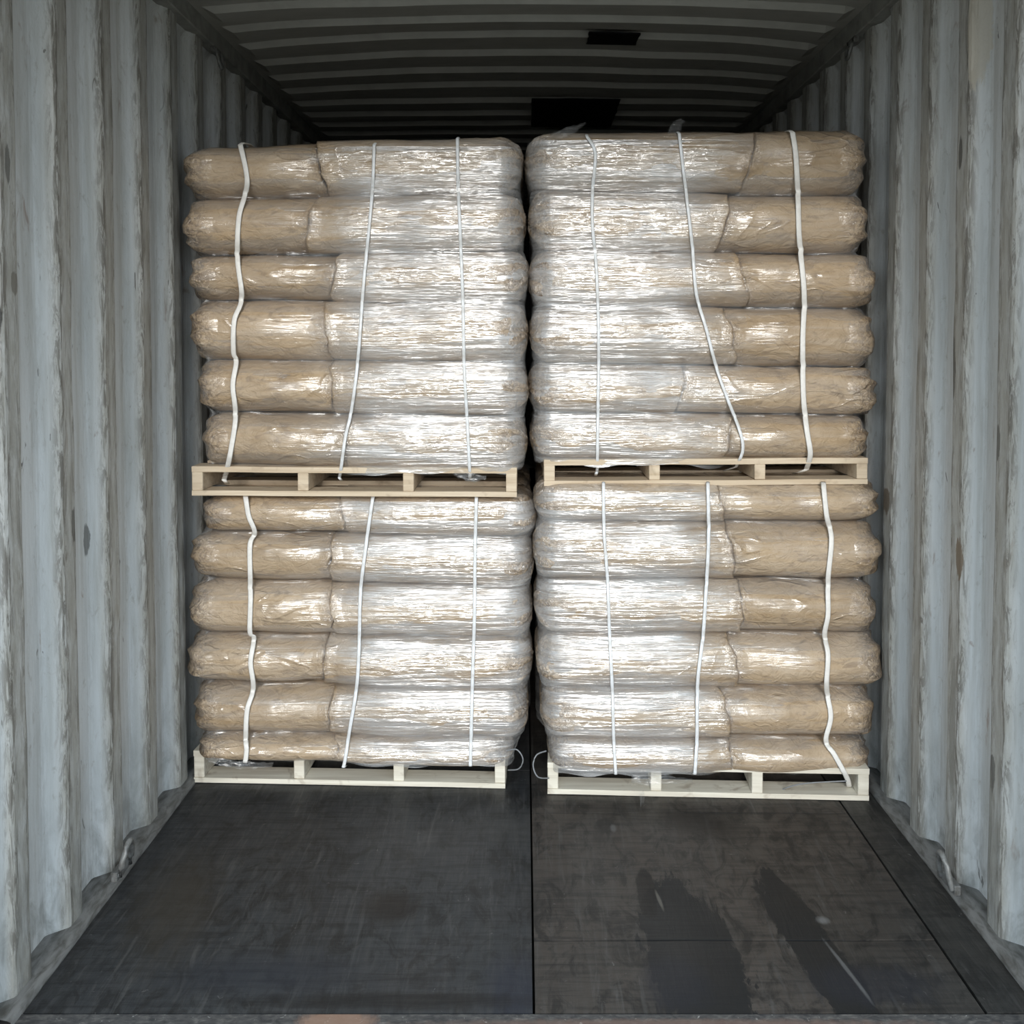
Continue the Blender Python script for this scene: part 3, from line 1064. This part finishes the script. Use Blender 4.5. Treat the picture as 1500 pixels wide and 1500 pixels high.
# pixel rows of the hollows between layers (left edge, right edge), from the photograph
UL = make_load('upper left', 3.150, [269, 270, 276, 277, 289, 296], [764, 768, 772, 772, 772, 770],
               [211, 290, 372, 437, 527, 604, 683], [196, 280, 366, 445, 530, 611, 692],
               [470, 455, 490, 478, 486, 505], True, 0.0, Vector((0, 3.15, 0)), 1.04, 1)
UR = make_load('upper right', 3.165, [771, 776, 777, 778, 776, 779], [1270, 1273, 1281, 1281, 1283, 1272],
               [193, 277, 366, 446, 530, 606, 673], [184, 284, 370, 451, 540, 608, 677],
               [1098, 1062, 1088, 1072, 1000, 1070], False, 0.0, Vector((0, 3.16, 0)), 1.04, 2)
LL = make_load('lower left', 3.190, [297, 280, 275, 273, 282, 292], [783, 780, 778, 778, 772, 748],
               [722, 779, 850, 933, 1004, 1078, 1117], [724, 790, 862, 935, 1010, 1082, 1128],
               [500, 482, 482, 470, 480, 492], True, -0.0, Vector((0, 3.2, 0)), 1.04, 3)
LR = make_load('lower right', 3.130, [785, 782, 785, 787, 794, 805], [1288, 1289, 1283, 1292, 1282, 1276],
               [706, 765, 850, 928, 1007, 1083, 1132], [707, 767, 852, 932, 1010, 1085, 1142],
               [1060, 1076, 1090, 1082, 1070, 1078], False, 0.0, Vector((0, 3.14, 0)), 1.04, 4)
bpy.context.view_layer.update()


def corner(px, py, Y):
    return W(px, py, Y)


# pallets: left/right bottom corners as seen, at their own distance
def place_pallet(pl, pr, Yl, hgt, m, label, seed):
    a = W(pl[0], pl[1], Yl)
    # choose the far distance so that the width is 1.08
    best = min((abs((W(pr[0], pr[1], Yl + d * 0.002) - a).length - 1.08), Yl + d * 0.002) for d in range(-60, 61))[1] if False else None
    Yr = Yl + YR[seed]
    b = W(pr[0], pr[1], Yr)
    wid = (b - a).length
    yaw = math.atan2(b.y - a.y, b.x - a.x)
    tilt = math.asin((b.z - a.z) / wid)
    return make_pallet('wooden_pallet', a.x, a.y, a.z, wid, 1.06, hgt, yaw, m, label, seed, tilt)


def floor_hit(px, py):
    lo, hi = 1.5, 6.0
    for _ in range(40):
        mid = (lo + hi) / 2
        if W(px, py, mid).z > 0.002:
            lo = mid
        else:
            hi = mid
    return lo


YR = {}
yl_, yr_ = floor_hit(284, 1146), floor_hit(740, 1155)
YR[11] = yr_ - yl_
place_pallet((284, 1146), (740, 1155), yl_, 0.112, M_WOODPALE, 'pale wooden pallet on the floor under the lower left load', 11)
yl_, yr_ = floor_hit(802, 1163), floor_hit(1273, 1173)
YR[12] = yr_ - yl_
place_pallet((802, 1163), (1273, 1173), yl_, 0.108, M_WOODPALE, 'pale wooden pallet on the floor under the lower right load', 12)
YR[13] = 0.0
place_pallet((281, 726), (757, 728), 3.17, 0.098, M_WOOD, 'tan wooden pallet under the upper left load, resting on sacks', 13)
YR[14] = 0.0
place_pallet((797, 712), (1271, 709), 3.18, 0.088, M_WOOD, 'tan wooden pallet under the upper right load, resting on sacks', 14)


# film
def taut_ul(x, z):
    c = W(480, 400, 3.15).x
    return 0.25 + 0.6 * min(1, max(0, (x - c) / 0.15))


def taut_ur(x, z):
    c = W(1060, 400, 3.15).x
    return 0.20 + 0.6 * min(1, max(0, (c - x) / 0.15))


def zpx(y, Y):
    return W(700, y, Y).z


make_film(UL, zpx(692, 3.15), zpx(214, 3.15), taut_ul, 1.0, 'clear stretch film wrapped round the upper left pallet load')
make_film(UR, zpx(682, 3.16), zpx(204, 3.16), taut_ur, 5.0, 'clear stretch film wrapped round the upper right pallet load')
make_film(LL, zpx(1124, 3.19), zpx(735, 3.19), taut_ul, 9.0, 'clear stretch film wrapped round the lower left pallet load')
make_film(LR, zpx(1138, 3.13), zpx(722, 3.13), taut_ur, 13.0, 'clear stretch film wrapped round the lower right pallet load')

# straps
G = 'white straps running down the pallet loads'
ST, SD = M_STRAP, M_STRAPDULL
make_strap(UL, [(352, 212), (362, 268), (350, 318), (348, 380), (354, 436), (343, 470), (342, 515), (346, 530), (341, 565), (345, 610), (338, 660), (332, 690), (328, 703)], 0.017, ST,
           'left white strap of the upper left load, kinking at each layer', G, [(-0.004, 0.05, -0.02)])
make_strap(UL, [(548, 212), (546, 270), (541, 330), (534, 400), (530, 450), (524, 530), (515, 600), (506, 640), (499, 690), (497, 700)], 0.011, SD,
           'middle strap of the upper left load, leaning left towards the bottom', G, [(0, 0.04, -0.015)])
make_strap(UL, [(670, 204), (671, 270), (674, 340), (678, 440), (680, 540), (684, 610), (688, 690), (688, 698)], 0.011, SD,
           'right strap of the upper left load, under shiny film', G, [(0, 0.04, -0.015)])
make_strap(UR, [(860, 200), (872, 225), (868, 280), (868, 330), (874, 400), (877, 500), (876, 600), (875, 680), (874, 692)], 0.011, SD,
           'left strap of the upper right load, straight under shiny film', G, [(0, 0.04, -0.015)])
make_strap(UR, [(995, 196), (1000, 240), (1006, 290), (1014, 360), (1020, 430), (1034, 480), (1050, 540), (1066, 585), (1084, 632), (1088, 660), (1078, 684)], 0.011, SD,
           'middle strap of the upper right load, slanting to the right lower down', G, [(-0.03, 0.05, -0.02)])
make_strap(UR, [(1161, 194), (1166, 230), (1169, 290), (1171, 350), (1178, 430), (1176, 500), (1177, 580), (1182, 630), (1187, 665), (1181, 688)], 0.018, ST,
           'right white strap of the upper right load, bright and nearly straight', G, [(-0.01, 0.03, -0.012), (-0.02, 0.08, -0.025)])
make_strap(LL, [(359, 722), (364, 755), (373, 780), (366, 800), (367, 870), (366, 925), (372, 935), (367, 970), (371, 1008), (362, 1040), (360, 1078), (361, 1100), (359, 1117)], 0.017, ST,
           'left white strap of the lower left load, kinking at each layer', G, [(0, 0.04, -0.012)], False)
make_strap(LL, [(547, 722), (536, 800), (528, 870), (526, 950), (522, 1010), (512, 1070), (506, 1110), (503, 1124)], 0.012, SD,
           'middle strap of the lower left load, leaning left towards the bottom', G, [(0, 0.04, -0.012)], False)
make_strap(LL, [(698, 722), (696, 800), (695, 900), (692, 1000), (690, 1080), (689, 1122)], 0.012, SD,
           'right strap of the lower left load, straight under shiny film', G, [(0, 0.04, -0.012)], False)
make_strap(LR, [(884, 706), (885, 780), (890, 850), (893, 930), (897, 1010), (899, 1080), (902, 1134)], 0.011, SD,
           'left strap of the lower right load, straight under shiny film', G, [(0, 0.04, -0.012)], False)
make_strap(LR, [(1037, 706), (1038, 790), (1034, 870), (1030, 930), (1022, 1000), (1021, 1080), (1018, 1134)], 0.012, SD,
           'middle strap of the lower right load, leaning left under shiny film', G, [(0, 0.04, -0.012)], False)
make_strap(LR, [(1206, 706), (1211, 755), (1218, 790), (1213, 850), (1213, 900), (1208, 930), (1213, 960), (1211, 1008), (1217, 1050), (1210, 1085), (1222, 1105), (1240, 1138), (1244, 1152)], 0.017, ST,
           'right white strap of the lower right load, slanting right at the bottom', G, [(0.002, 0.03, -0.01)], False)


# ------------------------------------------------------------------ loose film, cords
def film_scrap(pts_px, Y, width, label, seed, dy=0.03):
    """small loose flap of film: a crumpled ribbon"""
    P = smooth_path([W(x, y, Y + dy * i / max(1, len(pts_px) - 1)) for i, (x, y) in enumerate(pts_px)], 5)
    bm = bmesh.new()
    prev = None
    n = len(P)
    for i, p in enumerate(P):
        t = i / (n - 1)
        wd = width * (0.35 + 0.65 * math.sin(math.pi * min(1, t + 0.15)) ** 0.7)
        d = (P[min(i + 1, n - 1)] - P[max(i - 1, 0)]).normalized()
        side = d.cross(Vector((0, 1, 0.3))).normalized()
        row = []
        for j in range(7):
            s = j / 6 - 0.5
            q = p + side * wd * s + Vector((0, 0.012 * noise.noise(Vector((s * 8 + seed, t * 9, seed))) + 0.02 * s, 0.006 * noise.noise(Vector((t * 14, s * 9, seed)))))
            row.append(bm.verts.new(q))
        if prev:
            for j in range(6):
                bm.faces.new((prev[j], prev[j + 1], row[j + 1], row[j]))
        prev = row
    bmesh.ops.solidify(bm, geom=bm.faces[:], thickness=0.0008)
    o = link_mesh('film_flap', bm, M_FILM)
    tag(o, label, 'film')
    return o


film_scrap([(796, 214), (815, 200), (838, 190), (858, 180)], 3.17, 0.035, 'loose film flap sticking up over the top left of the upper right load', 2)
film_scrap([(985, 205), (988, 192), (994, 180), (1003, 178)], 3.19, 0.04, 'small film peak on the top middle of the upper right load', 5)
film_scrap([(940, 1160), (941, 1172), (939, 1188)], 3.10, 0.018, 'torn film tail hanging in front of the lower right pallet', 8, 0.0)
film_scrap([(925, 1140), (950, 1144), (975, 1142), (1015, 1144)], 3.12, 0.030, 'bunched film edge hanging into the lower right pallet opening', 11, 0.0)
film_scrap([(665, 690), (690, 698), (712, 700)], 3.15, 0.032, 'bunched film edge at the right end of the upper left pallet', 14, 0.0)
film_scrap([(306, 1112), (340, 1119), (372, 1121), (400, 1120)], 3.17, 0.022, 'bunched film edge at the left end of the lower left pallet', 17, 0.0)


def cord(pts, r, label, m=None):
    o = link_mesh('loose_cord', tube_bm(smooth_path([W(x, y, Y) for x, y, Y in pts], 8), r, 6), m or M_CORD)
    tag(o, label, 'cord')


cord([(742, 1100, 3.22), (757, 1098, 3.2), (766, 1112, 3.2), (760, 1126, 3.21), (744, 1128, 3.24)], 0.0025, 'thin grey cord loop beside the lower left pallet')
cord([(800, 1100, 3.16), (786, 1106, 3.14), (781, 1122, 3.13), (788, 1138, 3.13), (804, 1140, 3.16)], 0.0025, 'thin grey cord loop beside the lower right pallet')
cord([(1135, 1163, 3.2), (1155, 1153, 3.16), (1185, 1147, 3.14), (1240, 1144, 3.12)], 0.0022, 'thin cord lying across the opening of the lower right pallet')
